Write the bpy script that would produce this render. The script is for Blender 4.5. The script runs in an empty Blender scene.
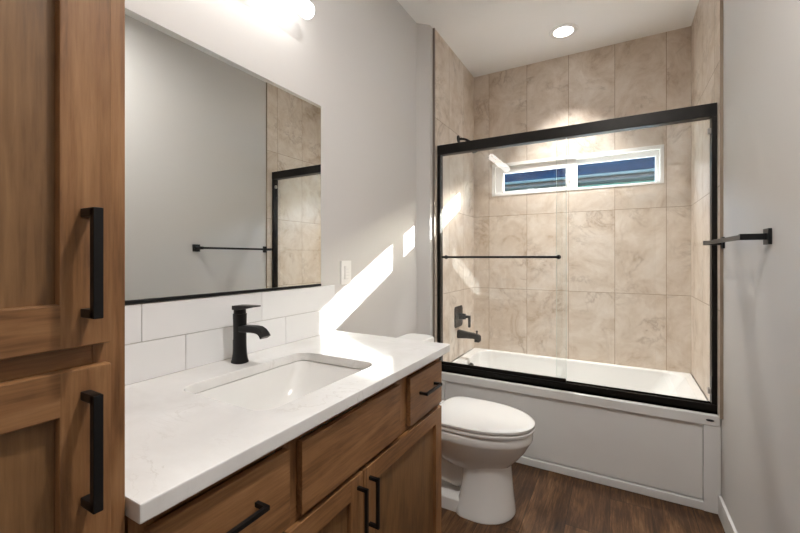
import bpy, bmesh, math, random
from mathutils import Vector, Matrix
random.seed(7)
PI = math.pi
SC = bpy.context.scene
COL = SC.collection

# ------------------------------------------------------------------ camera, sky, sun, exposure
H_CAM = 1.265
cam_d = bpy.data.cameras.new('camera')
cam_d.sensor_width = 36.0
cam_d.lens = 36.0 * 385.93 / 800.0
cam_d.shift_y = -9.09 / 800.0
cam_d.clip_start = 0.01
cam = bpy.data.objects.new('camera', cam_d)
COL.objects.link(cam)
cam.location = (0, 0, H_CAM)
cam.rotation_euler = (PI / 2, 0, math.radians(29.428))
SC.camera = cam

SC.view_settings.view_transform = 'Standard'
SC.view_settings.look = 'None'
SC.view_settings.gamma = 1.0
SC.view_settings.exposure = 0.38
SC.view_settings.use_curve_mapping = False
SC.cycles.max_bounces = 12
SC.cycles.diffuse_bounces = 6
SC.cycles.glossy_bounces = 6
SC.cycles.transparent_max_bounces = 24
SC.cycles.caustics_reflective = False
SC.cycles.caustics_refractive = False
SC.cycles.sample_clamp_indirect = 6.0
SC.cycles.use_denoising = True

SUN_DIR = Vector((-0.70, -1.0, -0.487)).normalized()      # the way the light travels
world = bpy.data.worlds.new('sky')
SC.world = world
world.use_nodes = True
wn = world.node_tree
for n in list(wn.nodes):
    wn.nodes.remove(n)
w_out = wn.nodes.new('ShaderNodeOutputWorld')
w_bg = wn.nodes.new('ShaderNodeBackground')
w_sky = wn.nodes.new('ShaderNodeTexSky')
w_sky.sky_type = 'NISHITA'
w_sky.sun_disc = False
w_sky.sun_elevation = math.radians(21.7)
w_sky.sun_rotation = math.atan2(0.70, 1.0)
w_bg.inputs['Strength'].default_value = 4.0
wn.links.new(w_sky.outputs[0], w_bg.inputs['Color'])
wn.links.new(w_bg.outputs[0], w_out.inputs['Surface'])

sun_d = bpy.data.lights.new('sun', 'SUN')
sun_d.energy = 40.0
sun_d.angle = math.radians(0.5)
sun_d.color = (1.0, 0.965, 0.92)
sun = bpy.data.objects.new('sun', sun_d)
COL.objects.link(sun)
sun.rotation_euler = SUN_DIR.to_track_quat('-Z', 'Y').to_euler()
sun.location = (4, 8, 6)


def area_light(name, loc, size, energy, color, rot=(0, 0, 0), shape='DISK', size_y=None, spread=180):
    d = bpy.data.lights.new(name, 'AREA')
    d.shape = shape
    d.size = size
    if size_y:
        d.size_y = size_y
    d.energy = energy
    d.color = color
    d.spread = math.radians(spread)
    o = bpy.data.objects.new(name, d)
    COL.objects.link(o)
    o.location = loc
    o.rotation_euler = rot
    return o


# added fill lamp above the unseen hall, shining in through the doorway behind the camera
area_light('hall_fill', (-0.05, -1.15, 2.60), 0.9, 6.0, (1.0, 0.98, 0.96))

# ------------------------------------------------------------------ key planes (metres)
XL, XT, XR = -1.163, -1.082, 0.4425       # left wall, alcove left tile, right wall
YB, YH, ZC = 3.220, 2.437, 2.820         # back tile wall, shower door plane, ceiling
XC, ZT = -0.581, 0.920                   # counter front, counter top
Y_NEAR = -0.32                           # wall with the doorway behind the camera


def lin(r, g, b):
    def f(c):
        c /= 255.0
        return c / 12.92 if c <= 0.04045 else ((c + 0.055) / 1.055) ** 2.4
    return (f(r), f(g), f(b), 1.0)


# ------------------------------------------------------------------ materials
class NT:
    def __init__(self, name):
        self.m = bpy.data.materials.new(name)
        self.m.use_nodes = True
        self.t = self.m.node_tree
        for n in list(self.t.nodes):
            self.t.nodes.remove(n)
        self.out = self.n('ShaderNodeOutputMaterial')

    def n(self, kind, **kw):
        nd = self.t.nodes.new(kind)
        for k, v in kw.items():
            if k in nd.bl_rna.properties and not (k in nd.inputs):
                setattr(nd, k, v)
            else:
                nd.inputs[k].default_value = v
        return nd

    def l(self, a, b):
        self.t.links.new(a, b)

    def val(self, sock, x):
        if hasattr(x, 'is_linked') or hasattr(x, 'links'):
            self.l(x, sock)
        else:
            sock.default_value = x

    def math(self, op, a, b=0.0, c=None):
        nd = self.t.nodes.new('ShaderNodeMath')
        nd.operation = op
        self.val(nd.inputs[0], a)
        self.val(nd.inputs[1], b)
        if c is not None:
            self.val(nd.inputs[2], c)
        return nd.outputs[0]

    def mix(self, fac, a, b, blend='MIX'):
        nd = self.t.nodes.new('ShaderNodeMix')
        nd.data_type = 'RGBA'
        nd.blend_type = blend
        self.val(nd.inputs[0], fac)
        self.val(nd.inputs[6], a)
        self.val(nd.inputs[7], b)
        return nd.outputs[2]

    def ramp(self, fac, stops):
        nd = self.t.nodes.new('ShaderNodeValToRGB')
        el = nd.color_ramp.elements
        while len(el) > 1:
            el.remove(el[0])
        el[0].position, el[0].color = stops[0]
        for p, c in stops[1:]:
            e = el.new(p)
            e.color = c
        self.l(fac, nd.inputs[0])
        return nd.outputs[0]

    def coord(self):
        return self.t.nodes.new('ShaderNodeTexCoord').outputs['Object']

    def mapping(self, vec, scale=(1, 1, 1), loc=(0, 0, 0)):
        nd = self.t.nodes.new('ShaderNodeMapping')
        nd.inputs['Scale'].default_value = scale
        nd.inputs['Location'].default_value = loc
        self.l(vec, nd.inputs['Vector'])
        return nd.outputs[0]

    def noise(self, vec, scale, detail=4, rough=0.5, dist=0.0, out=0):
        nd = self.t.nodes.new('ShaderNodeTexNoise')
        nd.inputs['Scale'].default_value = scale
        nd.inputs['Detail'].default_value = detail
        nd.inputs['Roughness'].default_value = rough
        nd.inputs['Distortion'].default_value = dist
        self.l(vec, nd.inputs['Vector'])
        return nd.outputs[out]

    def bump(self, h, strength=0.2, dist=0.002):
        nd = self.t.nodes.new('ShaderNodeBump')
        nd.inputs['Strength'].default_value = strength
        nd.inputs['Distance'].default_value = dist
        self.l(h, nd.inputs['Height'])
        return nd.outputs[0]

    def bsdf(self, color, rough=0.5, metal=0.0, normal=None, spec=0.5, coat=0.0):
        nd = self.t.nodes.new('ShaderNodeBsdfPrincipled')
        self.val(nd.inputs['Base Color'], color)
        self.val(nd.inputs['Roughness'], rough)
        nd.inputs['Metallic'].default_value = metal
        nd.inputs['Specular IOR Level'].default_value = spec
        nd.inputs['Coat Weight'].default_value = coat
        nd.inputs['Coat Roughness'].default_value = 0.1
        if normal is not None:
            self.l(normal, nd.inputs['Normal'])
        self.l(nd.outputs[0], self.out.inputs['Surface'])
        return nd


def plain(name, rgb, rough=0.5, metal=0.0, var=0.04, scale=30.0, bump=0.0, spec=0.5, coat=0.0):
    t = NT(name)
    c = lin(*rgb)
    v = t.coord()
    nz = t.noise(v, scale, 3)
    dark = tuple(x * (1 - var) for x in c[:3]) + (1,)
    lite = tuple(min(1, x * (1 + var)) for x in c[:3]) + (1,)
    col = t.ramp(nz, [(0.3, dark), (0.7, lite)])
    nm = t.bump(t.noise(v, scale * 6, 2), bump, 0.001) if bump else None
    t.bsdf(col, rough, metal, nm, spec, coat)
    return t.m


def paint(name, rgb, bump=0.25, scale=120):
    t = NT(name)
    v = t.coord()
    c = lin(*rgb)
    nz = t.noise(v, 1.5, 2)
    col = t.mix(nz, tuple(x * 0.97 for x in c[:3]) + (1,), c)
    h = t.noise(v, scale, 3, 0.55)
    t.bsdf(col, 0.7, 0, t.bump(h, bump, 0.0012), 0.3)
    return t.m


def wood(name, axis, base=(136, 96, 60), dark=(94, 63, 37), lite=(163, 121, 81)):
    t = NT(name)
    v = t.coord()
    s = [26.0, 26.0, 26.0]
    s[axis] = 1.6
    s2 = [7.0, 7.0, 7.0]
    s2[axis] = 0.9
    fine = t.noise(t.mapping(v, s), 6.0, 6, 0.65, 0.3)
    broad = t.noise(t.mapping(v, s2, (3.1, 1.7, 0.4)), 1.0, 3, 0.5, 1.2)
    wv = t.math('SINE', t.math('MULTIPLY', broad, 26.0))
    wv = t.math('MULTIPLY_ADD', wv, 0.5, 0.5)
    blotch = t.noise(v, 5.0, 3, 0.5)
    f = t.math('ADD', t.math('MULTIPLY', fine, 0.55), t.math('ADD', t.math('MULTIPLY', wv, 0.13), t.math('MULTIPLY', blotch, 0.42)))
    col = t.ramp(f, [(0.34, lin(*dark)), (0.52, lin(*base)), (0.74, lin(*lite))])
    rough = t.math('MULTIPLY_ADD', fine, 0.15, 0.34)
    t.bsdf(col, rough, 0, t.bump(fine, 0.06, 0.0006), 0.45)
    return t.m


def tile_mat(name, axis, u0, seed):
    """12x24 inch marbled porcelain laid upright in a straight stack; axis 0: face runs along x, 1: along y"""
    W, Hh, Z0 = 0.3105, 0.606, 0.400
    t = NT(name)
    v = t.coord()
    sep = t.n('ShaderNodeSeparateXYZ')
    t.l(v, sep.inputs[0])
    u = t.math('DIVIDE', t.math('SUBTRACT', sep.outputs[axis], u0), W)
    w = t.math('DIVIDE', t.math('SUBTRACT', sep.outputs[2], Z0), Hh)
    iu, iw = t.math('FLOOR', u), t.math('FLOOR', w)
    fu, fw = t.math('FRACT', u), t.math('FRACT', w)
    cmb = t.n('ShaderNodeCombineXYZ')
    t.l(iu, cmb.inputs[0]); t.l(iw, cmb.inputs[1]); cmb.inputs[2].default_value = seed
    wn_ = t.n('ShaderNodeTexWhiteNoise')
    wn_.noise_dimensions = '3D'
    t.l(cmb.outputs[0], wn_.inputs['Vector'])
    sc = t.n('ShaderNodeVectorMath'); sc.operation = 'SCALE'
    t.l(wn_.outputs['Color'], sc.inputs[0]); sc.inputs['Scale'].default_value = 40.0
    add = t.n('ShaderNodeVectorMath'); add.operation = 'ADD'
    t.l(v, add.inputs[0]); t.l(sc.outputs[0], add.inputs[1])
    p = add.outputs[0]
    cloud = t.noise(p, 5.0, 9, 0.7, 0.7)
    fine = t.noise(p, 26.0, 6, 0.65, 0.4)
    col = t.ramp(cloud, [(0.28, lin(170, 150, 129)), (0.43, lin(209, 196, 181)), (0.57, lin(225, 216, 205)), (0.78, lin(236, 231, 224))])
    col = t.mix(t.math('MULTIPLY', fine, 0.45), col, lin(186, 165, 148))
    vn = t.noise(p, 2.6, 9, 0.66, 0.7)
    ridge = t.math('ABSOLUTE', t.math('SUBTRACT', vn, 0.5))
    vein = t.ramp(ridge, [(0.0, (1, 1, 1, 1)), (0.014, (0.35, 0.35, 0.35, 1)), (0.045, (0, 0, 0, 1))])
    msk = t.ramp(t.noise(p, 3.4, 3, 0.5), [(0.46, (0, 0, 0, 1)), (0.62, (1, 1, 1, 1))])
    veins = t.math('MULTIPLY', t.math('MULTIPLY', vein, msk), 0.5)
    col = t.mix(veins, col, lin(122, 98, 74))
    tint = t.math('MULTIPLY_ADD', wn_.outputs['Value'], 0.16, 0.0)
    col = t.mix(tint, col, lin(176, 154, 128))
    gu = t.math('MINIMUM', fu, t.math('SUBTRACT', 1.0, fu))
    gw = t.math('MINIMUM', fw, t.math('SUBTRACT', 1.0, fw))
    g = t.math('MINIMUM', t.math('MULTIPLY', gu, W), t.math('MULTIPLY', gw, Hh))
    gm = t.math('LESS_THAN', g, 0.0016)
    col = t.mix(gm, col, lin(150, 130, 108))
    hgt = t.math('SUBTRACT', 1.0, gm)
    rough = t.math('MULTIPLY_ADD', gm, 0.4, 0.36)
    t.bsdf(col, rough, 0, t.bump(hgt, 0.4, 0.001), 0.4)
    return t.m


def plank_floor():
    W, L = 0.182, 1.22
    t = NT('vinyl_plank')
    v = t.coord()
    sep = t.n('ShaderNodeSeparateXYZ'); t.l(v, sep.inputs[0])
    u = t.math('DIVIDE', t.math('ADD', sep.outputs[0], 0.399 + 10 * W), W)
    iu = t.math('FLOOR', u)
    w1 = t.n('ShaderNodeTexWhiteNoise'); w1.noise_dimensions = '1D'; t.l(iu, w1.inputs['W'])
    w = t.math('ADD', t.math('DIVIDE', sep.outputs[1], L), w1.outputs['Value'])
    iw = t.math('FLOOR', w)
    cmb = t.n('ShaderNodeCombineXYZ'); t.l(iu, cmb.inputs[0]); t.l(iw, cmb.inputs[1])
    wn_ = t.n('ShaderNodeTexWhiteNoise'); t.l(cmb.outputs[0], wn_.inputs['Vector'])
    sc = t.n('ShaderNodeVectorMath'); sc.operation = 'SCALE'
    t.l(wn_.outputs['Color'], sc.inputs[0]); sc.inputs['Scale'].default_value = 20.0
    add = t.n('ShaderNodeVectorMath'); add.operation = 'ADD'
    t.l(v, add.inputs[0]); t.l(sc.outputs[0], add.inputs[1])
    p = add.outputs[0]
    grain = t.noise(t.mapping(p, (30, 2.0, 1)), 3.0, 8, 0.7, 0.6)
    broad = t.noise(t.mapping(p, (7, 1.6, 1)), 1.4, 5, 0.6, 1.0)
    f = t.math('ADD', t.math('MULTIPLY', grain, 0.55), t.math('MULTIPLY', broad, 0.45))
    col = t.ramp(f, [(0.32, lin(30, 19, 11)), (0.47, lin(76, 51, 31)), (0.57, lin(112, 80, 51)), (0.72, lin(160, 128, 94))])
    tone = t.math('MULTIPLY', wn_.outputs['Value'], 0.35)
    col = t.mix(tone, col, lin(66, 43, 28))
    fu, fw = t.math('FRACT', u), t.math('FRACT', w)
    g = t.math('MINIMUM', t.math('MULTIPLY', t.math('MINIMUM', fu, t.math('SUBTRACT', 1.0, fu)), W),
               t.math('MULTIPLY', t.math('MINIMUM', fw, t.math('SUBTRACT', 1.0, fw)), L))
    gm = t.math('LESS_THAN', g, 0.0013)
    col = t.mix(gm, col, lin(38, 25, 16))
    t.bsdf(col, 0.5, 0, t.bump(grain, 0.15, 0.0008), 0.35)
    return t.m


def quartz():
    t = NT('white_quartz')
    v = t.coord()
    cl = t.noise(v, 5.0, 5, 0.6, 0.5)
    col = t.ramp(cl, [(0.3, lin(222, 220, 217)), (0.7, lin(238, 237, 235))])
    vn = t.noise(t.mapping(v, (1.0, 2.2, 1.0)), 3.2, 6, 0.6, 1.8)
    ridge = t.math('ABSOLUTE', t.math('SUBTRACT', vn, 0.5))
    vein = t.ramp(ridge, [(0.0, (1, 1, 1, 1)), (0.01, (0.3, 0.3, 0.3, 1)), (0.028, (0, 0, 0, 1))])
    msk = t.ramp(t.noise(v, 5.5, 3), [(0.5, (0, 0, 0, 1)), (0.66, (1, 1, 1, 1))])
    f = t.math('MULTIPLY', t.math('MULTIPLY', vein, msk), 0.32)
    col = t.mix(f, col, lin(176, 168, 156))
    t.bsdf(col, 0.13, 0, None, 0.5)
    return t.m


def glass(name, tint, refl=1.0, rough=0.0):
    """clear sheet glass: passes light straight through, reflects more at a grazing angle"""
    t = NT(name)
    lw = t.n('ShaderNodeLayerWeight'); lw.inputs['Blend'].default_value = 0.5
    f5 = t.math('POWER', lw.outputs['Facing'], 5.0)
    f = t.math('MULTIPLY', t.math('MULTIPLY_ADD', f5, 0.955, 0.045), refl)
    tr = t.n('ShaderNodeBsdfTransparent'); tr.inputs['Color'].default_value = tint
    gl = t.n('ShaderNodeBsdfGlossy'); gl.inputs['Roughness'].default_value = rough
    gl.inputs['Color'].default_value = (1, 1, 1, 1)
    mx = t.n('ShaderNodeMixShader')
    t.l(f, mx.inputs[0]); t.l(tr.outputs[0], mx.inputs[1]); t.l(gl.outputs[0], mx.inputs[2])
    t.l(mx.outputs[0], t.out.inputs['Surface'])
    return t.m


def emit(name, rgb, strength):
    t = NT(name)
    e = t.n('ShaderNodeEmission')
    e.inputs['Color'].default_value = rgb
    e.inputs['Strength'].default_value = strength
    t.l(e.outputs[0], t.out.inputs['Surface'])
    return t.m


def shingles():
    t = NT('roof_shingles')
    v = t.coord()
    br = t.n('ShaderNodeTexBrick')
    br.inputs['Scale'].default_value = 1.0
    br.inputs['Brick Width'].default_value = 0.30
    br.inputs['Row Height'].default_value = 0.14
    br.inputs['Mortar Size'].default_value = 0.006
    br.inputs['Color1'].default_value = lin(3, 16, 28)
    br.inputs['Color2'].default_value = lin(8, 28, 42)
    br.inputs['Mortar'].default_value = lin(2, 8, 14)
    t.l(v, br.inputs['Vector'])
    nz = t.noise(v, 14.0, 6, 0.7)
    spk = t.ramp(nz, [(0.55, (0, 0, 0, 1)), (0.72, (1, 1, 1, 1))])
    col = t.mix(t.math('MULTIPLY', spk, 0.6), br.outputs['Color'], lin(44, 66, 76))
    t.bsdf(col, 0.85, 0, t.bump(nz, 0.4, 0.004), 0.0)
    return t.m


M = {}
M['wall'] = paint('wall_paint', (206, 203, 200))
M['ceiling'] = paint('ceiling_paint', (240, 239, 237), 0.5, 70)
M['trim'] = plain('white_trim', (226, 225, 222), 0.4)
M['wood_z'] = wood('stained_wood_upright', 2)
M['wood_y'] = wood('stained_wood_level', 1)
M['shaded_panel_z'] = wood('stained_wood_shaded_panel', 2, (122, 89, 56), (90, 63, 38), (142, 107, 71))  # darker copy of the wood, shade of the recess put into its colour
M['black'] = plain('matte_black_metal', (26, 26, 27), 0.38, 0.5, 0.1)
M['bronze'] = plain('dark_bronze_metal', (33, 31, 29), 0.4, 0.7, 0.1)
M['clip'] = plain('clear_plastic', (176, 172, 166), 0.3)
M['chrome'] = plain('chrome', (200, 200, 200), 0.15, 1.0, 0.02)
M['quartz'] = quartz()
M['ceramic'] = plain('white_ceramic', (232, 231, 228), 0.12, 0, 0.01, 8, 0, 0.5, 0.3)
M['acrylic'] = plain('white_acrylic', (226, 225, 223), 0.2, 0, 0.015, 6)
M['splash'] = plain('white_glazed_tile', (230, 230, 230), 0.16, 0, 0.015, 5)
M['grout'] = plain('pale_grout', (196, 193, 190), 0.8)
M['plastic'] = plain('white_plastic', (236, 235, 232), 0.35, 0, 0.01)
M['floor'] = plank_floor()
M['tile_x'] = tile_mat('marbled_tile_along_x', 0, -0.95, 3.0)
M['tile_left'] = tile_mat('marbled_tile_along_y', 1, 2.655, 11.0)
M['tile_right'] = tile_mat('marbled_tile_along_y_mirrored', 1, 2.500, 29.0)
M['glass'] = glass('shower_glass', (0.982, 0.992, 0.987, 1))
M['pane'] = glass('window_glass', (0.93, 0.96, 0.96, 1), 0.8)
M['edge'] = plain('glass_edge', (206, 218, 212), 0.2)
M['lamp'] = emit('lamp_diffuser', (1.0, 0.97, 0.94, 1), 6.0)
M['downlight'] = emit('downlight_diffuser', (1.0, 0.97, 0.93, 1), 9.0)
M['bounce_wall'] = plain('pale_bounce_wall', (226, 226, 222), 0.9, 0, 0.05, 3)
M['siding'] = plain('teal_siding', (74, 140, 142), 0.7, 0, 0.1, 3)
M['fascia'] = plain('dark_fascia', (6, 18, 32), 0.6)
M['gutter'] = plain('grey_gutter', (50, 70, 76), 0.5, 0, 0.2, 12)
M['shingle'] = shingles()
M['ground'] = plain('bare_ground', (120, 112, 98), 0.9, 0, 0.2, 4)
mt = NT('mirror_silver')
mt.bsdf((0.90, 0.92, 0.905, 1), 0.0, 1.0)
M['mirror'] = mt.m


# ------------------------------------------------------------------ mesh building
class MB:
    def __init__(self):
        self.bm = bmesh.new()

    def _add(self, tb, mi):
        bmesh.ops.recalc_face_normals(tb, faces=tb.faces[:])
        for f in tb.faces:
            f.material_index = mi
        me = bpy.data.meshes.new('tmp')
        tb.to_mesh(me)
        tb.free()
        self.bm.from_mesh(me)
        bpy.data.meshes.remove(me)
        return self

    def box(self, x0, x1, y0, y1, z0, z1, bev=0.0, mi=0, seg=2, mat=None):
        tb = bmesh.new()
        bmesh.ops.create_cube(tb, size=1.0)
        for v in tb.verts:
            v.co = Vector(((x0 + x1) / 2 + v.co.x * (x1 - x0), (y0 + y1) / 2 + v.co.y * (y1 - y0), (z0 + z1) / 2 + v.co.z * (z1 - z0)))
        if bev > 0:
            bmesh.ops.bevel(tb, geom=tb.edges[:], offset=bev, segments=seg, profile=0.5, affect='EDGES')
        if mat is not None:
            bmesh.ops.transform(tb, matrix=mat, verts=tb.verts[:])
        return self._add(tb, mi)

    def prism(self, pts, axis, a, b, bev=0.0, mi=0):
        """polygon pts in the two other axes, extruded along axis from a to b"""
        tb = bmesh.new()

        def P(p, c):
            q = [0, 0, 0]
            o = [i for i in range(3) if i != axis]
            q[o[0]], q[o[1]], q[axis] = p[0], p[1], c
            return Vector(q)
        A = [tb.verts.new(P(p, a)) for p in pts]
        B = [tb.verts.new(P(p, b)) for p in pts]
        tb.faces.new(A)
        tb.faces.new(B[::-1])
        n = len(pts)
        for i in range(n):
            tb.faces.new((A[i], B[i], B[(i + 1) % n], A[(i + 1) % n]))
        if bev > 0:
            bmesh.ops.bevel(tb, geom=tb.edges[:], offset=bev, segments=2, profile=0.5, affect='EDGES')
        return self._add(tb, mi)

    def loft(self, rings, cap0=True, cap1=True, mi=0, closed=True):
        tb = bmesh.new()
        R = [[tb.verts.new(Vector(p)) for p in r] for r in rings]
        n = len(R[0])
        for a, b in zip(R, R[1:]):
            for i in range(n if closed else n - 1):
                j = (i + 1) % n
                tb.faces.new((a[i], a[j], b[j], b[i]))
        if cap0:
            tb.faces.new(R[0][::-1])
        if cap1:
            tb.faces.new(R[-1])
        return self._add(tb, mi)

    def cyl(self, p0, p1, r0, r1=None, n=24, mi=0, bev=0.0):
        r1 = r0 if r1 is None else r1
        p0, p1 = Vector(p0), Vector(p1)
        d = (p1 - p0).normalized()
        a = d.orthogonal().normalized()
        b = d.cross(a)
        L = (p1 - p0).length
        st = [(0, r0), (L, r1)]
        if bev > 0:
            st = [(0, r0 - bev), (bev * 0.3, r0 - bev * 0.3), (bev, r0), (L - bev, r1), (L - bev * 0.3, r1 - bev * 0.3), (L, r1 - bev)]
        rings = [[p0 + d * s + (a * math.cos(2 * PI * k / n) + b * math.sin(2 * PI * k / n)) * r for k in range(n)] for s, r in st]
        return self.loft(rings, mi=mi)

    def tube(self, path, r, n=16, mi=0):
        path = [Vector(p) for p in path]
        rr = r if isinstance(r, (list, tuple)) else [r] * len(path)
        rings = []
        up = None
        for i, p in enumerate(path):
            d = (path[min(i + 1, len(path) - 1)] - path[max(i - 1, 0)]).normalized()
            if up is None:
                up = d.orthogonal().normalized()
            else:
                up = (up - d * up.dot(d)).normalized()
            b = d.cross(up)
            rings.append([p + (up * math.cos(2 * PI * k / n) + b * math.sin(2 * PI * k / n)) * rr[i] for k in range(n)])
        return self.loft(rings, mi=mi)

    def lathe(self, prof, c, axis=2, n=48, mi=0, cap0=True, cap1=True):
        """profile of (radius, height along axis)"""
        rings = []
        o = [i for i in range(3) if i != axis]
        for r, h in prof:
            ring = []
            for k in range(n):
                q = [0, 0, 0]
                q[o[0]] = c[o[0]] + r * math.cos(2 * PI * k / n)
                q[o[1]] = c[o[1]] + r * math.sin(2 * PI * k / n)
                q[axis] = c[axis] + h
                ring.append(q)
            rings.append(ring)
        return self.loft(rings, cap0, cap1, mi)

    def build(self, name, mats, parent=None, loc=None, sharp=35.0):
        if not isinstance(mats, (list, tuple)):
            mats = [mats]
        bm = self.bm
        lim = math.radians(sharp)
        for f in bm.faces:
            f.smooth = True
        for e in bm.edges:
            if len(e.link_faces) == 2:
                e.smooth = e.calc_face_angle(0.0) < lim
            else:
                e.smooth = False
        base = Vector((0, 0, 0))
        if parent is not None:
            base = world_loc(parent)
        elif loc is not None:
            base = Vector(loc)
        for v in bm.verts:
            v.co -= base
        me = bpy.data.meshes.new(name)
        bm.to_mesh(me)
        bm.free()
        for m in mats:
            me.materials.append(m)
        o = bpy.data.objects.new(name, me)
        COL.objects.link(o)
        if parent is not None:
            o.parent = parent
        else:
            o.location = base
        wm = o.modifiers.new('weighted', 'WEIGHTED_NORMAL')
        wm.keep_sharp = True
        wm.weight = 90
        return o


def world_loc(o):
    p = Vector((0, 0, 0))
    while o is not None:
        p += o.location
        o = o.parent
    return p


def thing(name, label, cat, loc=(0, 0, 0), group=None):
    o = bpy.data.objects.new(name, None)
    o.empty_display_size = 0.05
    COL.objects.link(o)
    o.location = loc
    return tag(o, label, cat, group)


def tag(o, label, cat, group=None):
    o['label'] = label
    o['category'] = cat
    if group:
        o['group'] = group
    return o


def struct(o):
    o['kind'] = 'structure'
    return o


def rrect(x0, x1, y0, y1, r, z, n=6):
    pts = []
    for cx, cy, a0 in ((x1 - r, y1 - r, 0), (x0 + r, y1 - r, 90), (x0 + r, y0 + r, 180), (x1 - r, y0 + r, 270)):
        for k in range(n + 1):
            a = math.radians(a0 + 90.0 * k / n)
            pts.append(Vector((cx + r * math.cos(a), cy + r * math.sin(a), z)))
    return pts


# ------------------------------------------------------------------ the room
WT = 0.14
FX = XR + WT
struct(MB().box(XL - WT, FX, -1.75, YB + WT, -0.10, 0.0).build('floor', M['floor']))
struct(MB().box(XL - WT, FX, -1.75, YB + WT, ZC, ZC + 0.12).build('ceiling', M['ceiling']))
# left wall with the 45 degree step out to the tub alcove
struct(MB().prism([(XL - WT, -1.75), (XL, -1.75), (XL, 2.284), (XT - 0.012, 2.350), (XT - 0.012, YB + WT), (XL - WT, YB + WT)],
                  2, 0, ZC).build('wall_left', M['wall']))
struct(MB().box(XR, FX, -1.75, YB + WT, 0, ZC).build('wall_right', M['wall']))
# back wall: tiled, with the opening of the window
WX0, WX1, WZ0, WZ1 = -0.925, 0.279, 1.778, 2.047
b = MB()
b.box(XL, XR, YB, YB + WT, 0, WZ0)
b.box(XL, XR, YB, YB + WT, WZ1, ZC)
b.box(XL, WX0, YB, YB + WT, WZ0, WZ1)
b.box(WX1, XR, YB, YB + WT, WZ0, WZ1)
struct(b.build('wall_back', M['tile_x']))
# the wall behind the camera, with its open doorway, and the end of the hall beyond
b = MB()
b.box(XL, -0.50, Y_NEAR - 0.12, Y_NEAR, 0, ZC)
b.box(0.38, XR, Y_NEAR - 0.12, Y_NEAR, 0, ZC)
b.box(-0.50, 0.38, Y_NEAR - 0.12, Y_NEAR, 2.06, ZC)
struct(b.build('wall_near', M['wall']))
struct(MB().box(XL, XR, -1.75, -1.62, 0, ZC).build('wall_hall', M['wall']))
# tile facings of the alcove's two ends
struct(MB().box(XT - 0.012, XT, 2.402, YB, 0.4885, ZC).build('wall_left_tile', M['tile_left']))
struct(MB().box(XR - 0.0125, XR, 2.383, YB, 0.4885, ZC).build('wall_right_tile', M['tile_right']))
struct(MB().box(XT - 0.012, XT + 0.002, 2.390, 2.402, 0.497, ZC).build('trim_1', plain('tile_edge_profile', (122, 112, 102), 0.5, 0.0)))
struct(MB().box(XR - 0.0127, XR, 2.3805, 2.3829, 0.4875, ZC).build('trim_2', plain('tile_edge_trim', (150, 134, 116), 0.5)))
# baseboards
struct(MB().box(XR - 0.013, XR, Y_NEAR, 2.418, 0, 0.100, 0.003).build('baseboard_right', M['trim']))
struct(MB().box(XL, XL + 0.013, 1.415, 2.284, 0, 0.100, 0.003).build('baseboard_left', M['trim']))

# ------------------------------------------------------------------ the window over the tub
win = struct(bpy.data.objects.new('window_1', None))
COL.objects.link(win)
win.location = (-0.32, YB + 0.03, WZ0)
b = MB()
GY = YB + 0.052
for (x0, x1, z0, z1) in ((WX0, WX1, WZ1 - 0.026, WZ1), (WX0, WX1, WZ0, WZ0 + 0.016), (WX0, WX0 + 0.030, WZ0 + 0.0162, WZ1 - 0.0262), (WX1 - 0.024, WX1, WZ0 + 0.0162, WZ1 - 0.0262)):
    b.box(x0, x1, YB - 0.004, YB + 0.10, z0, z1, 0.002)
b.box(-0.322, -0.277, YB + 0.012, YB + 0.095, WZ0 + 0.010, WZ1 - 0.02, 0.002)
b.box(-0.29, WX1 - 0.02, YB + 0.045, YB + 0.070, WZ1 - 0.064, WZ1 - 0.02, 0.002)
b.box(0.232, 0.262, YB + 0.032, YB + 0.088, WZ0 + 0.01, WZ1 - 0.06, 0.002)
fr = b.build('window_frame', M['plastic'], win)
b = MB()
for (x0, x1, z0, z1) in ((-0.897, -0.315, 1.965, 2.024), (-0.897, -0.315, 1.792, 1.815), (-0.897, -0.832, 1.8152, 1.9648), (-0.351, -0.315, 1.8152, 1.9648)):
    b.box(x0, x1, YB + 0.012, YB + 0.046, z0, z1, 0.002)
sash = b.build('window_sash', M['plastic'], win)
MB().box(-0.836, -0.347, YB + 0.026, YB + 0.030, 1.811, 1.969).build('window_pane', M['pane'], sash)
MB().box(-0.281, 0.236, YB + 0.060, YB + 0.064, 1.790, 1.987).build('window_pane', M['pane'], fr)
MB().box(-0.332, -0.322, YB + 0.002, YB + 0.013, 1.86, 1.90, 0.002).build('window_latch', M['plastic'], sash)

# ------------------------------------------------------------------ outside: the house next door
struct(MB().box(-14, 14, YB + WT, 16, -0.35, -0.25).build('ground', M['ground']))
hs = thing('neighbor_house', 'blue shingled house with teal siding seen through the window over the tub', 'house', (0, 6.0, -0.25))
MB().box(-9, 9, 5.99, 6.1, -0.25, 2.10).build('wall', M['bounce_wall'], hs)  # unseen lower wall, made pale to bounce daylight up through the window
b = MB()
for k in range(2):
    z = 2.10 + k * 0.12
    b.prism([(5.985, z), (6.1, z), (6.1, z + 0.12), (6.0, z + 0.12)], 0, -9, 9)
b.build('siding', M['siding'], hs)
MB().box(-9, 9, 5.66, 6.02, 2.275, 2.290).build('soffit', M['fascia'], hs)
MB().box(-9, 9, 5.62, 5.66, 2.262, 2.325).build('fascia', M['fascia'], hs)
MB().prism([(5.535, 2.335), (5.545, 2.308), (5.62, 2.308), (5.62, 2.335)], 0, -9, 9).build('gutter', M['gutter'], hs)
RA = math.atan(0.43)
b = MB()
b.box(-9, 9, 0.0, 3.6, -0.03, 0.0)
rfo = b.build('roof', M['shingle'], hs)
rfo.location = Vector((0, 5.60, 2.335)) - Vector((0, 6.0, -0.25))
for v in rfo.data.vertices:
    v.co += Vector((0, 6.0, -0.25))
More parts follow.
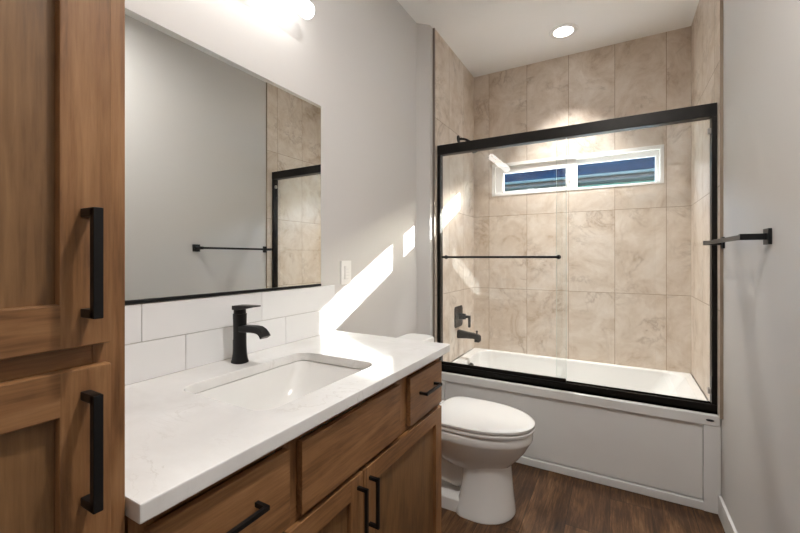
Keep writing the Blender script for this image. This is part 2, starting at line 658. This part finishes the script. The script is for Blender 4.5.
rfo.rotation_euler = (RA, 0, 0)
MB().box(-9, 9, 6.1, 8.7, -0.25, 2.3).build('back_volume', M['siding'], hs)

# ------------------------------------------------------------------ cabinet pieces
def shaker(name, parent, xf, y0, y1, z0, z1, rail, t=0.020, mats=None):
    """door facing +x: stiles, rails and a recessed panel"""
    g = 0.0004
    b = MB()
    b.box(xf - t, xf, y0, y0 + rail, z0, z1, 0.003, 0)
    b.box(xf - t, xf, y1 - rail, y1, z0, z1, 0.003, 0)
    for za, zb in ((z0, z0 + rail), (z1 - rail, z1)):
        b.box(xf - t, xf - 0.0002, y0 + rail - 0.0035, y1 - rail + 0.0035, za + 0.0002, zb - 0.0002, 0.003, 1)
    d = b.build(name, [M['wood_z'], M['wood_y']], parent)
    MB().box(xf - t + 0.001, xf - 0.012, y0 + rail - 0.004, y1 - rail + 0.004, z0 + rail - 0.004, z1 - rail + 0.004).build('panel', M['shaded_panel_z'], d)
    return d


def pull(parent, xf, p0, p1, out=0.033, th=0.010, square=True):
    """bar pull on a face at x = xf between the (y, z) points p0 and p1"""
    b = MB()
    (ya, za), (yb, zb) = p0, p1
    h = th / 2
    b.box(xf + out - th, xf + out, min(ya, yb) - h, max(ya, yb) + h, min(za, zb) - h, max(za, zb) + h, 0.0012)
    for (y, z) in (p0, p1):
        b.box(xf - 0.0005, xf + out - 0.002, y - h, y + h, z - h, z + h, 0.001)
    return b.build('handle', M['black'], parent)


# tall linen cabinet on the left
XLF = -0.615
lc = thing('linen_cabinet', 'tall brown wood linen cabinet with two shaker doors left of the mirror', 'cabinet', (-0.88, 0.0, 0))
LY0, LY1, LZ1 = Y_NEAR + 0.015, 0.2885, 2.45
b = MB()
b.box(XL + 0.002, XLF - 0.020, LY1 - 0.018, LY1, 0.0, LZ1, 0.0, 0)          # far side
b.box(XL + 0.002, XLF - 0.020, LY0, LY0 + 0.018, 0.0, LZ1, 0.0, 0)
b.box(XL + 0.002, XL + 0.014, LY0 + 0.018, LY1 - 0.018, 0.10, LZ1, 0.0, 0)
b.box(XL + 0.014, XLF - 0.020, LY0 + 0.018, LY1 - 0.018, LZ1 - 0.018, LZ1, 0, 1)
b.box(XL + 0.014, XLF - 0.020, LY0 + 0.018, LY1 - 0.018, 0.10, 0.118, 0, 1)
b.box(XL + 0.014, XLF - 0.020, LY0 + 0.018, LY1 - 0.018, 1.128, 1.146, 0, 1)
b.box(XLF - 0.085, XLF - 0.07, LY0 + 0.018, LY1 - 0.018, 0.0, 0.10, 0, 1)
b.build('cabinet_body', [M['wood_z'], M['wood_y']], lc)
b = MB()
b.box(XLF - 0.020, XLF, LY1 - 0.040, LY1, 0.10, LZ1, 0.0015, 0)
b.box(XLF - 0.020, XLF, LY0, LY0 + 0.040, 0.10, LZ1, 0.0015, 0)
for (z0, z1) in ((1.105, 1.165), (0.10, 0.14), (2.40, LZ1)):
    b.box(XLF - 0.020, XLF - 0.0006, LY0 + 0.0404, LY1 - 0.0404, z0, z1, 0.0, 1)
b.build('face_frame', [M['wood_z'], M['wood_y']], lc)
XLD = XLF + 0.018
LD0, LD1 = LY0 + 0.020, 0.2640
up = shaker('door', lc, XLD, LD0, LD1, 1.150, 2.42, 0.057, 0.018)
lo = shaker('door', lc, XLD, LD0, LD1, 0.122, 1.123, 0.057, 0.018)
pull(up, XLD, (0.234, 1.322), (0.234, 1.194), 0.035, 0.011)
pull(lo, XLD, (0.234, 1.088), (0.234, 0.953), 0.035, 0.011)

# vanity
XVF = -0.615
XVD = -0.598
VY0, VY1, VZ1 = 0.292, 1.410, 0.889
va = thing('vanity_cabinet', 'brown wood vanity cabinet with drawers and shaker doors under the white countertop', 'cabinet', (-0.88, 0.85, 0))
b = MB()
b.box(XL + 0.002, XVF - 0.020, VY1 - 0.018, VY1, 0.0, VZ1, 0, 0)
b.box(XL + 0.002, XVF - 0.020, VY0, VY0 + 0.018, 0.0, VZ1, 0, 0)
b.box(XL + 0.002, XL + 0.012, VY0 + 0.018, VY1 - 0.018, 0.10, VZ1, 0, 0)
b.box(XL + 0.012, XVF - 0.020, VY0 + 0.018, VY1 - 0.018, 0.10, 0.118, 0, 1)
b.box(XVF - 0.085, XVF - 0.07, VY0 + 0.018, VY1 - 0.018, 0.0, 0.10, 0, 1)
b.build('cabinet_body', [M['wood_z'], M['wood_y']], va)
b = MB()
for (y0, y1) in ((VY0, VY0 + 0.035), (VY1 - 0.035, VY1)):
    b.box(XVF - 0.020, XVF, y0, y1, 0.10, VZ1, 0.001, 0)
for (z0, z1) in ((0.865, VZ1), (0.672, 0.730), (0.10, 0.145)):
    b.box(XVF - 0.020, XVF - 0.0006, VY0 + 0.0354, VY1 - 0.0354, z0, z1, 0, 1)
for (y0, y1) in ((0.585, 0.640), (1.055, 1.140)):
    b.box(XVF - 0.020, XVF - 0.0003, y0, y1, 0.7304, 0.8646, 0, 0)
b.build('face_frame', [M['wood_z'], M['wood_y']], va)


def slab(name, y0, y1, z0, z1):
    return MB().box(XVF + 0.0004, XVD, y0, y1, z0, z1, 0.002).build(name, M['wood_y'], va)


dl = slab('drawer', 0.313, 0.592, 0.703, 0.863)
slab('false_front', 0.627, 1.064, 0.703, 0.863)
dr = slab('drawer', 1.131, 1.392, 0.703, 0.863)
pull(dl, XVD, (0.395, 0.797), (0.505, 0.797), 0.032, 0.009)
pull(dr, XVD, (1.200, 0.795), (1.320, 0.795), 0.032, 0.009)
vl = shaker('door', va, XVD, 0.313, 0.8590, 0.122, 0.688, 0.055, 0.0166)
vr = shaker('door', va, XVD, 0.8625, 1.392, 0.122, 0.688, 0.055, 0.0166)
pull(vl, XVD, (0.834, 0.656), (0.834, 0.528), 0.032, 0.009)
pull(vr, XVD, (0.889, 0.656), (0.889, 0.528), 0.032, 0.009)

# ------------------------------------------------------------------ countertop with its sink cut-out
SX0, SX1, SY0, SY1 = -1.010, -0.684, 0.597, 1.058
cty0, cty1 = 0.2905, 1.440
tb = bmesh.new()
outer = [Vector((XL + 0.001, cty0, ZT)), Vector((XC, cty0, ZT)), Vector((XC, cty1, ZT)), Vector((XL + 0.001, cty1, ZT))]
inner = rrect(SX0, SX1, SY0, SY1, 0.045, ZT, 8)
edges = []
for loop in (outer, inner):
    vs = [tb.verts.new(p) for p in loop]
    for i in range(len(vs)):
        edges.append(tb.edges.new((vs[i], vs[(i + 1) % len(vs)])))
bmesh.ops.triangle_fill(tb, use_beauty=True, use_dissolve=False, edges=edges)
bmesh.ops.recalc_face_normals(tb, faces=tb.faces[:])
ex = bmesh.ops.extrude_face_region(tb, geom=tb.faces[:])
for v in [g for g in ex['geom'] if isinstance(g, bmesh.types.BMVert)]:
    v.co.z = 0.8895
bmesh.ops.recalc_face_normals(tb, faces=tb.faces[:])
sharp = [e for e in tb.edges if len(e.link_faces) == 2 and e.calc_face_angle(0) > 1.2]
bmesh.ops.bevel(tb, geom=sharp, offset=0.004, segments=2, profile=0.5, affect='EDGES')
b = MB()
b._add(tb, 0)
ct = b.build('countertop', M['quartz'], loc=(-0.87, 0.86, 0.8895))
tag(ct, 'white quartz countertop with a rectangular sink cut-out on the brown vanity', 'countertop')

# undermount sink
sk = thing('sink', 'white rectangular undermount sink set below the quartz countertop', 'sink', (-0.845, 0.82, 0.75))
b = MB()
zr = 0.8885
o = 0.022
rings = [rrect(SX0 - o, SX1 + o, SY0 - o, SY1 + o, 0.06, zr, 8),
         rrect(SX0 - 0.003, SX1 + 0.003, SY0 - 0.003, SY1 + 0.003, 0.046, zr, 8),
         rrect(SX0 + 0.004, SX1 - 0.004, SY0 + 0.006, SY1 - 0.008, 0.05, zr - 0.02, 8),
         rrect(SX0 + 0.012, SX1 - 0.012, SY0 + 0.035, SY1 - 0.045, 0.055, zr - 0.075, 8),
         rrect(SX0 + 0.022, SX1 - 0.022, SY0 + 0.065, SY1 - 0.085, 0.06, zr - 0.112, 8),
         rrect(SX0 + 0.045, SX1 - 0.045, SY0 + 0.095, SY1 - 0.120, 0.06, zr - 0.128, 8),
         rrect(SX0 + 0.12, SX1 - 0.12, SY0 + 0.18, SY1 - 0.19, 0.035, zr - 0.134, 8)]
out = [rrect(SX0 + 0.10, SX1 - 0.10, SY0 + 0.17, SY1 - 0.18, 0.035, zr - 0.146, 8),
       rrect(SX0 + 0.03, SX1 - 0.03, SY0 + 0.08, SY1 - 0.10, 0.06, zr - 0.138, 8),
       rrect(SX0 - 0.002, SX1 + 0.002, SY0 + 0.02, SY1 - 0.03, 0.055, zr - 0.075, 8),
       rrect(SX0 - o, SX1 + o, SY0 - o, SY1 + o, 0.06, zr - 0.012, 8)]
b.loft(rings + out + [rings[0]], False, False)
b.build('basin', M['ceramic'], sk, sharp=50)
MB().lathe([(0.022, 0.0), (0.022, 0.003), (0.016, 0.004), (0.015, 0.002), (0.0, 0.002)][:4], (-0.845, 0.82, zr - 0.134), 2, 32).build('drain', M['bronze'], sk)

# ------------------------------------------------------------------ backsplash
b = MB()
b.box(XL + 0.0005, XL + 0.009, cty0 + 0.001, 1.4205, ZT, 1.1355, 0, 1)
rows = ((ZT + 0.001, 1.0285, (cty0 + 0.001, 0.7065, 1.1155, 1.4215)), (1.0305, 1.1365, (cty0 + 0.001, 0.581, 0.9970, 1.4215)))
for z0, z1, ys in rows:
    for ya, yb in zip(ys, ys[1:]):
        b.box(XL + 0.001, XL + 0.012, ya + 0.001, yb - 0.001, z0, z1, 0.0015, 0)
bs = b.build('backsplash', [M['splash'], M['grout']], loc=(XL, 0.85, ZT))
tag(bs, 'two rows of glossy white backsplash tile behind the faucet, below the mirror', 'backsplash')

# ------------------------------------------------------------------ mirror
mr = thing('wall_mirror', 'large frameless wall mirror with black bottom channel above the backsplash', 'mirror', (XL, 0.81, 1.139))
b = MB()
b.prism([(XL + 0.001, 0.2925), (XL + 0.005, 0.2925), (XL + 0.013, 1.322), (XL + 0.001, 1.322)], 2, 1.147, 1.938)
b.build('mirror_glass', M['mirror'], mr)
MB().box(XL + 0.001, XL + 0.016, 0.2925, 1.322, 1.1385, 1.1485, 0.001).build('bottom_channel', M['black'], mr)

# ------------------------------------------------------------------ faucet
FXx, FY = -1.084, 0.848
fa = thing('faucet', 'matte black single lever faucet standing behind the sink', 'faucet', (FXx, FY, ZT))
b = MB()
prof = [(0.000, 0.0255), (0.003, 0.0265), (0.010, 0.0240), (0.030, 0.0212), (0.060, 0.0196), (0.10, 0.0193), (0.135, 0.0200), (0.160, 0.0206), (0.1605, 0.0206)]
rings = []
for h, r in prof:
    rings.append([Vector((FXx + r * math.copysign(abs(math.cos(a)) ** 0.75, math.cos(a)), FY + r * 0.95 * math.copysign(abs(math.sin(a)) ** 0.75, math.sin(a)), ZT + h))
                  for a in [2 * PI * k / 40 for k in range(40)]])
b.loft(rings)
b.build('faucet_body', M['black'], fa)
b = MB()
# spout: a flat bar reaching out over the bowl and turning down at its tip
path = [(0.008, 0.112), (0.040, 0.114), (0.070, 0.1155), (0.092, 0.1145), (0.106, 0.1095), (0.115, 0.102), (0.120, 0.094)]
rings = []
for i, (dx, dz) in enumerate(path):
    p0 = path[max(i - 1, 0)]
    p1 = path[min(i + 1, len(path) - 1)]
    t = Vector((p1[0] - p0[0], 0, p1[1] - p0[1])).normalized()
    nrm = Vector((-t.z, 0, t.x))
    c = Vector((FXx + dx, FY, ZT + dz))
    hw, hh = 0.0165, (0.0105 if i < 4 else 0.0095)
    rings.append([c + Vector((0, sy * hw * ky, 0)) + nrm * (sz * hh * kz) for sy, sz, ky, kz in
                  ((1, 1, .8, 1), (1, 1, 1, .7), (1, -1, 1, .7), (1, -1, .8, 1), (-1, -1, .8, 1), (-1, -1, 1, .7), (-1, 1, 1, .7), (-1, 1, .8, 1))])
b.loft(rings)
b.build('spout', M['black'], fa)
b = MB()
b.cyl((FXx, FY, ZT + 0.1605), (FXx, FY, ZT + 0.1755), 0.0196, 0.0192, 32)
rings = []
for dx, hw, z0, z1 in ((-0.022, 0.014, 0.1745, 0.185), (-0.015, 0.019, 0.1735, 0.187), (0.010, 0.020, 0.1735, 0.1885), (0.040, 0.0185, 0.180, 0.1895), (0.075, 0.017, 0.186, 0.1905), (0.082, 0.015, 0.187, 0.1905)):
    rings.append([Vector((FXx + dx, FY + s * hw, ZT + z)) for s, z in ((1, z0), (1, z1), (-1, z1), (-1, z0))])
b.loft(rings)
b.build('lever', M['black'], fa)
MB().cyl((FXx - 0.031, FY, ZT), (FXx - 0.031, FY, ZT + 0.070), 0.0028, None, 10).build('drain_rod', M['black'], fa)

# ------------------------------------------------------------------ switch on the left wall
sw = thing('light_switch', 'white light switch plate on the left wall beside the mirror', 'light switch', (XL, 1.518, 1.19))
MB().box(XL, XL + 0.006, 1.478, 1.558, 1.133, 1.249, 0.0025).build('wall_plate', M['plastic'], sw)
b = MB()
b.box(XL + 0.005, XL + 0.0085, 1.501, 1.535, 1.158, 1.224, 0.001)
kp = b.build('keypad', plain('switch_plastic', (224, 223, 220), 0.35), sw)
for k in range(4):
    MB().box(XL + 0.008, XL + 0.0105, 1.504, 1.532, 1.162 + k * 0.0152, 1.1745 + k * 0.0152, 0.001).build('button', M['plastic'], kp)

# ------------------------------------------------------------------ vanity light bar over the mirror
vlx, vlz = -1.078, 2.250
vt = thing('vanity_light', 'lit white tube vanity light on the wall above the mirror', 'lamp', (XL, 0.86, 2.25))
MB().box(XL, XL + 0.028, 0.80, 0.92, 2.19, 2.31, 0.004).build('wall_plate', M['bronze'], vt)
MB().cyl((XL + 0.02, 0.86, vlz), (vlx - 0.03, 0.86, vlz), 0.014).build('arm', M['bronze'], vt)
b = MB()
n = 32
prof = []
R0 = 0.031
y0, y1 = 0.535, 1.183
for k in range(7):
    a = PI / 2 * k / 6
    prof.append((max(0.0012, R0 * math.sin(a)), y0 + 0.022 * (1 - math.cos(a))))
for k in range(7):
    a = PI / 2 * (1 - k / 6)
    prof.append((max(0.0012, R0 * math.sin(a)), y1 - 0.022 * (1 - math.cos(a))))
b.lathe(prof, (vlx, 0, vlz), 1, n)
b.build('glass_tube', M['lamp'], vt)

# ------------------------------------------------------------------ ceiling fittings
def downlight(x, y, label, power, spread):
    t = thing('recessed_light', label, 'ceiling light', (x, y, ZC), 'recessed ceiling lights')
    b = MB()
    b.lathe([(0.062, -0.0015), (0.064, -0.006), (0.070, -0.0085), (0.088, -0.006), (0.092, -0.001), (0.092, 0.0), (0.062, 0.0)], (x, y, ZC), 2, 56, 0, False, False)
    b.build('trim_ring', M['trim'], t)
    MB().lathe([(0.0635, -0.001), (0.0635, -0.004), (0.03, -0.0052), (0.001, -0.0055)], (x, y, ZC), 2, 48).build('diffuser', M['downlight'], t)
    area_light('downlight_beam', (x, y, ZC - 0.012), 0.12, power, (1.0, 0.97, 0.94), spread=spread)


downlight(-0.325, 2.862, 'round lit recessed light in the ceiling over the tub', 12.0, 80)
downlight(0.02, 0.72, 'added round recessed fill light in the ceiling in front of the vanity', 20.0, 175)  # unseen lamp added to lift the brightness of the whole room

fan = thing('exhaust_fan', 'white square exhaust fan grille on the ceiling between vanity and tub', 'fan', (-0.87, 1.985, ZC))
b = MB()
b.box(-1.030, -0.720, 1.835, 2.145, ZC - 0.008, ZC, 0.003)
b.box(-1.010, -0.740, 1.855, 2.125, ZC - 0.016, ZC - 0.006, 0.004)
b.build('cover', M['plastic'], fan)
b = MB()
for k in range(9):
    y = 1.88 + k * 0.026
    b.box(-0.99, -0.76, y, y + 0.010, ZC - 0.0185, ZC - 0.014, 0.001)
b.build('grille', M['trim'], fan)

# ------------------------------------------------------------------ towel bar on the right wall
tbz = 1.335
tw = thing('towel_bar', 'square black towel bar on the right wall beside the shower door', 'towel bar', (XR, 2.05, tbz))
for yy, nm in ((1.732, 'post'), (2.372, 'post')):
    b = MB()
    b.box(XR - 0.010, XR, yy - 0.027, yy + 0.027, tbz - 0.027, tbz + 0.027, 0.0015)
    b.box(XR - 0.078, XR - 0.008, yy - 0.0105, yy + 0.0105, tbz - 0.0105, tbz + 0.0105, 0.001)
    b.build(nm, M['black'], tw)
MB().box(XR - 0.077, XR - 0.061, 1.742, 2.362, tbz - 0.008, tbz + 0.008, 0.0015).build('bar', M['black'], tw)

# ------------------------------------------------------------------ bathtub
TX0, TX1 = XT + 0.002, XR - 0.014
ZR = 0.487
tub = thing('bathtub', 'white alcove bathtub with a flat panelled apron behind the toilet', 'bathtub', (-0.33, 2.82, 0))
b = MB()
zb = 0.10
TF = 2.425
rg = [rrect(TX0, TX1, TF + 0.01, YB - 0.001, 0.004, 0.40, 8),
      rrect(TX0, TX1, TF + 0.002, YB - 0.001, 0.004, ZR - 0.014, 8),
      rrect(TX0 + 0.002, TX1 - 0.002, TF + 0.008, YB - 0.003, 0.006, ZR - 0.003, 8),
      rrect(TX0 + 0.010, TX1 - 0.008, TF + 0.016, YB - 0.008, 0.012, ZR, 8),
      rrect(TX0 + 0.075, TX1 - 0.045, TF + 0.085, YB - 0.040, 0.10, ZR, 8),
      rrect(TX0 + 0.083, TX1 - 0.058, TF + 0.096, YB - 0.050, 0.10, ZR - 0.012, 8),
      rrect(TX0 + 0.095, TX1 - 0.16, TF + 0.112, YB - 0.068, 0.10, ZR - 0.16, 8),
      rrect(TX0 + 0.110, TX1 - 0.27, TF + 0.125, YB - 0.085, 0.10, ZR - 0.32, 8),
      rrect(TX0 + 0.150, TX1 - 0.34, TF + 0.160, YB - 0.120, 0.10, zb + 0.012, 8),
      rrect(TX0 + 0.24, TX1 - 0.44, TF + 0.24, YB - 0.20, 0.08, zb, 8)]
b.loft(rg, False, True)
b.build('tub_shell', M['acrylic'], tub, sharp=40)
b = MB()
AX0, AX1 = XT + 0.001, XR - 0.001
b.box(AX0 + 0.002, AX1 - 0.002, 2.455, 2.480, 0.0, 0.430)
b.box(AX0 + 0.056, 0.3726, 2.434, 2.456, 0.050, 0.421, 0.004)
b.box(AX0, AX1, 2.418, 2.470, 0.428, ZR - 0.0005, 0.009, 0, 4)                # rolled front rim
b.box(AX0, AX0 + 0.055, 2.422, 2.450, 0.0, 0.432, 0.003)
b.box(0.373, AX1, 2.422, 2.450, 0.0, 0.432, 0.003)
b.box(AX0 + 0.05, 0.376, 2.4225, 2.450, 0.0005, 0.044, 0.005)
b.build('apron', M['acrylic'], tub)
b = MB()
rings = []
for f, yy in ((1.0, 2.4185), (1.0, 2.4165), (0.9, 2.4155)):
    rings.append([Vector((0.398 + 0.017 * f * math.cos(2 * PI * k / 24), yy, 0.4585 + 0.0055 * f * math.sin(2 * PI * k / 24))) for k in range(24)])
b.loft(rings)
o = b.build('oval_badge', plain('dark_badge', (60, 62, 68), 0.3, 0.5), tub)
o['label'] = 'small dark oval badge at the right end of the apron'
MB().cyl((TX0 + 0.090, 2.845, 0.425), (TX0 + 0.112, 2.845, 0.422), 0.034, 0.031, 32, 0, 0.004).build('overflow_cover', M['bronze'], tub)
MB().lathe([(0.028, 0.0), (0.028, 0.004), (0.02, 0.006), (0.001, 0.006)], (-0.80, 2.84, zb), 2, 32).build('drain', M['bronze'], tub)

# ------------------------------------------------------------------ tub and shower fittings on the left tile wall
SYc = 2.840
vv = thing('shower_valve', 'black square shower valve with lever on the tiled wall above the tub spout', 'valve', (XT, SYc, 0.80))
b = MB()
rings = []
for d, g in ((0.0, 0.0), (0.006, 0.0), (0.009, 0.004), (0.010, 0.010)):
    rings.append([Vector((XT + d, p.x, p.y)) for p in [Vector((q.x, q.y, 0)) for q in rrect(SYc - 0.082 + g, SYc + 0.082 - g, 0.725 + g, 0.887 - g, 0.022, 0, 6)]])
b.loft(rings)
b.build('escutcheon', M['black'], vv)
b = MB()
b.cyl((XT + 0.008, SYc, 0.808), (XT + 0.060, SYc, 0.808), 0.026, 0.022, 32, 0, 0.003)
b.build('valve_stem', M['black'], vv)
b = MB()
b.box(XT + 0.040, XT + 0.098, SYc - 0.012, SYc + 0.012, 0.798, 0.818, 0.003)
b.box(XT + 0.083, XT + 0.099, SYc - 0.012, SYc + 0.012, 0.728, 0.816, 0.003)
b.build('lever', M['black'], vv)

sp = thing('tub_spout', 'black tub spout with diverter knob on the tiled wall above the tub', 'spout', (XT, SYc, 0.67))
b = MB()
rings = []
for d, hw, zt, zb_ in ((0.0, 0.026, 0.700, 0.640), (0.004, 0.027, 0.702, 0.638), (0.06, 0.024, 0.695, 0.643), (0.12, 0.022, 0.688, 0.645), (0.165, 0.021, 0.680, 0.640), (0.176, 0.019, 0.672, 0.634), (0.178, 0.017, 0.662, 0.630)):
    rings.append([Vector((XT + d, p.x, p.y)) for p in rrect(SYc - hw, SYc + hw, zb_, zt, hw * 0.5, 0, 6)])
b.loft(rings)
b.box(XT + 0.135, XT + 0.172, SYc - 0.018, SYc + 0.018, 0.622, 0.645, 0.004)
b.build('spout_body', M['black'], sp)
b = MB()
b.cyl((XT + 0.150, SYc, 0.678), (XT + 0.150, SYc, 0.700), 0.005, 0.005, 16)
b.cyl((XT + 0.150, SYc, 0.698), (XT + 0.150, SYc, 0.708), 0.008, 0.008, 16, 0, 0.002)
b.build('diverter_knob', M['black'], sp)

sh = thing('overhead_shower', 'black shower head on a curved arm high on the left tiled wall', 'shower head', (XT, SYc, 2.185))
MB().lathe([(0.030, 0.0), (0.029, 0.006), (0.014, 0.012)], (XT, SYc, 2.185), 0, 32).build('flange', M['black'], sh)
pth = []
for k in range(13):
    t = k / 12
    pth.append((XT + 0.006 + 0.115 * t, SYc, 2.185 - 0.060 * t ** 2.2))
MB().tube(pth, 0.0095).build('shower_arm', M['black'], sh)
b = MB()
hd = Vector((0.55, 0, -0.84)).normalized()
hp = Vector(pth[-1])
rt = hd.to_track_quat('Z', 'Y').to_matrix()
rings = []
for r, h in ((0.012, -0.006), (0.013, 0.010), (0.018, 0.014), (0.034, 0.030), (0.040, 0.040), (0.040, 0.050), (0.036, 0.053)):
    rings.append([hp + rt @ Vector((r * math.cos(2 * PI * k / 32), r * math.sin(2 * PI * k / 32), h)) for k in range(32)])
b.loft(rings)
b.build('spray_head', M['black'], sh)

# ------------------------------------------------------------------ sliding shower door
sd = thing('sliding_shower_door', 'black framed sliding glass shower door standing on the bathtub rim', 'shower door', (-0.33, YH, ZR))
DX0, DX1 = XT + 0.001, XR - 0.0125
b = MB()
b.box(DX0, DX1, YH - 0.002, YH + 0.052, 1.968, 2.033, 0.002)
b.build('header', M['bronze'], sd)
b = MB()
b.box(DX0, DX1, YH - 0.002, YH + 0.052, ZR + 0.0005, 0.502, 0.001)
b.box(DX0, DX1, YH - 0.002, YH + 0.006, ZR + 0.0005, 0.532, 0.0015)
b.box(DX0, DX1, YH + 0.024, YH + 0.028, 0.500, 0.528)
b.box(DX0, DX1, YH + 0.046, YH + 0.052, 0.500, 0.532, 0.001)
b.build('bottom_track', M['bronze'], sd)
for nm, x0, x1 in (('jamb', DX0, DX0 + 0.022), ('jamb', DX1 - 0.022, DX1)):
    MB().box(x0, x1, YH, YH + 0.050, 0.5325, 1.9675, 0.002).build(nm, M['bronze'], sd)
# outer panel slides in the front channel, inner one in the back channel
og = MB().box(DX0 + 0.024, -0.264, YH + 0.012, YH + 0.018, 0.536, 1.972).build('outer_panel', M['glass'], sd)
MB().box(DX0 + 0.024, -0.264, YH + 0.0085, YH + 0.0215, 0.5035, 0.552, 0.001).build('bottom_rail', M['bronze'], og)
MB().box(-0.2636, -0.2618, YH + 0.012, YH + 0.018, 0.5525, 1.967).build('glass_edge', M['edge'], og)
ig = MB().box(-0.318, DX1 - 0.024, YH + 0.034, YH + 0.040, 0.504, 1.972).build('inner_panel', M['glass'], sd)
MB().box(-0.3202, -0.3184, YH + 0.034, YH + 0.040, 0.534, 1.967).build('glass_edge', M['edge'], ig)
b = MB()
b.box(-1.030, -0.292, YH - 0.046, YH - 0.032, 1.260, 1.274, 0.003)
for x in (-1.018, -0.304):
    b.cyl((x, YH - 0.034, 1.267), (x, YH + 0.013, 1.267), 0.008, None, 20)
    b.cyl((x, YH + 0.004, 1.267), (x, YH + 0.0125, 1.267), 0.013, None, 20)
b.build('handle', M['black'], og)
for z in (0.595, 1.900):
    o = MB().box(DX1 - 0.036, DX1 - 0.0215, YH + 0.010, YH + 0.030, z - 0.014, z + 0.014, 0.003).build('bumper', M['clip'], sd)

# ------------------------------------------------------------------ toilet
TY = 1.930
KZ, KW = 1.045, 1.05
to = thing('toilet', 'white two piece elongated toilet with closed lid between vanity and tub', 'toilet', (-0.76, TY, 0))


def egg(xb, xf, w, z, xm=None, n=48, back=0.55, pw=1.0):
    """plan outline: blunt at the back (xb), rounded long at the front (xf)"""
    xm = xm if xm is not None else xb + (xf - xb) * 0.45
    xf, w, z = xf + 0.020, w * KW, z * KZ
    pts = []
    for k in range(n):
        a = 2 * PI * k / n
        c, s = math.cos(a), math.sin(a)
        if c >= 0:
            x = xm + (xf - xm) * c ** pw
            y = w * s
        else:
            x = xm - (xm - xb) * abs(c) ** back
            y = w * math.copysign(abs(s) ** 0.75, s)
        pts.append(Vector((x, TY + y, z)))
    return pts


b = MB()
# bowl: rim, rounded underside
b.loft([egg(-0.90, -0.392, 0.160, 0.402), egg(-0.905, -0.382, 0.178, 0.400), egg(-0.91, -0.376, 0.184, 0.392), egg(-0.91, -0.376, 0.184, 0.366),
        egg(-0.91, -0.382, 0.180, 0.355), egg(-0.905, -0.392, 0.174, 0.340), egg(-0.89, -0.412, 0.160, 0.305), egg(-0.87, -0.440, 0.142, 0.270),
        egg(-0.83, -0.470, 0.122, 0.240), egg(-0.79, -0.49, 0.108, 0.215)])
# front pedestal column flaring to the floor
b.loft([egg(-0.70, -0.482, 0.108, 0.275, -0.60, back=0.4), egg(-0.69, -0.480, 0.108, 0.225, -0.60, back=0.4), egg(-0.69, -0.474, 0.110, 0.16, -0.60, back=0.4),
        egg(-0.70, -0.467, 0.122, 0.08, -0.60, back=0.4), egg(-0.72, -0.461, 0.136, 0.025, -0.60, back=0.4), egg(-0.72, -0.459, 0.143, 0.006, -0.60, back=0.4), egg(-0.72, -0.462, 0.141, 0.0, -0.60, back=0.4)])
# foot plate behind the column
b.loft([[Vector((p.x, p.y, z * KZ)) for p in rrect(-1.06 + g, -0.60, TY - 0.125 + g, TY + 0.125 - g, 0.03, 0, 6)] for z, g in ((0.0, 0.0), (0.050, 0.004), (0.060, 0.012))])
# trapway humps under the bowl and to the back
b.tube([(-0.66, TY, 0.20), (-0.74, TY, 0.15), (-0.81, TY, 0.155), (-0.86, TY, 0.21), (-0.90, TY, 0.27), (-0.96, TY, 0.27), (-1.00, TY, 0.20), (-1.01, TY, 0.05)],
       [0.085, 0.085, 0.082, 0.082, 0.085, 0.085, 0.080, 0.078], 24)
# shelf that carries the tank
b.loft([[Vector((p.x, p.y, z * KZ)) for p in rrect(-1.135 + g, -0.84 - g, TY - 0.13 + g, TY + 0.13 - g, 0.05, 0, 6)] for z, g in ((0.28, 0.03), (0.31, 0.005), (0.385, 0.0), (0.398, 0.008))])
b.build('bowl', M['ceramic'], to, sharp=55)
b = MB()
b.loft([egg(-0.845, -0.382, 0.174, 0.4045, back=0.35), egg(-0.85, -0.370, 0.184, 0.4065, back=0.35), egg(-0.85, -0.368, 0.186, 0.416, back=0.35), egg(-0.848, -0.374, 0.181, 0.4225, back=0.35)])
b.build('seat', M['ceramic'], to, sharp=50)
b = MB()
b.loft([egg(-0.846, -0.378, 0.178, 0.4262, back=0.35), egg(-0.85, -0.368, 0.187, 0.4285, back=0.33), egg(-0.85, -0.367, 0.188, 0.4385, back=0.33), egg(-0.847, -0.372, 0.184, 0.4425, back=0.33),
        egg(-0.838, -0.388, 0.172, 0.4452, back=0.33), egg(-0.80, -0.45, 0.120, 0.4460, back=0.4), egg(-0.74, -0.55, 0.05, 0.4463, back=0.5)])
b.build('lid', M['ceramic'], to, sharp=50)
for s in (-1, 1):
    MB().box(-0.875, -0.835, TY + s * 0.075 - 0.022, TY + s * 0.075 + 0.022, 0.4190, 0.456, 0.007).build('hinge', M['ceramic'], to)
b = MB()
tk = lambda z, g: [Vector((p.x, p.y, z * KZ)) for p in rrect(-1.145 + g * 0.3, -0.975 - g, TY - 0.215 + g, TY + 0.215 - g, 0.04, 0, 8)]
b.loft([tk(0.3985, 0.03), tk(0.405, 0.018), tk(0.50, 0.010), tk(0.715, 0.0), tk(0.722, 0.002)])
b.build('tank', M['ceramic'], to)
b = MB()
tl = lambda z, g: [Vector((p.x, p.y, z * KZ)) for p in rrect(-1.150 + g, -0.958 - g, TY - 0.226 + g, TY + 0.226 - g, 0.05, 0, 8)]
b.loft([tl(0.7225, 0.004), tl(0.726, 0.0), tl(0.745, 0.0), tl(0.753, 0.004), tl(0.757, 0.014)])
b.build('tank_lid', M['ceramic'], to)
b = MB()
b.cyl((-0.976, TY - 0.15, 0.695), (-0.958, TY - 0.15, 0.695), 0.014, 0.012, 20)
b.box(-0.964, -0.952, TY - 0.156, TY - 0.085, 0.686, 0.702, 0.004)
b.build('flush_lever', M['chrome'], to)
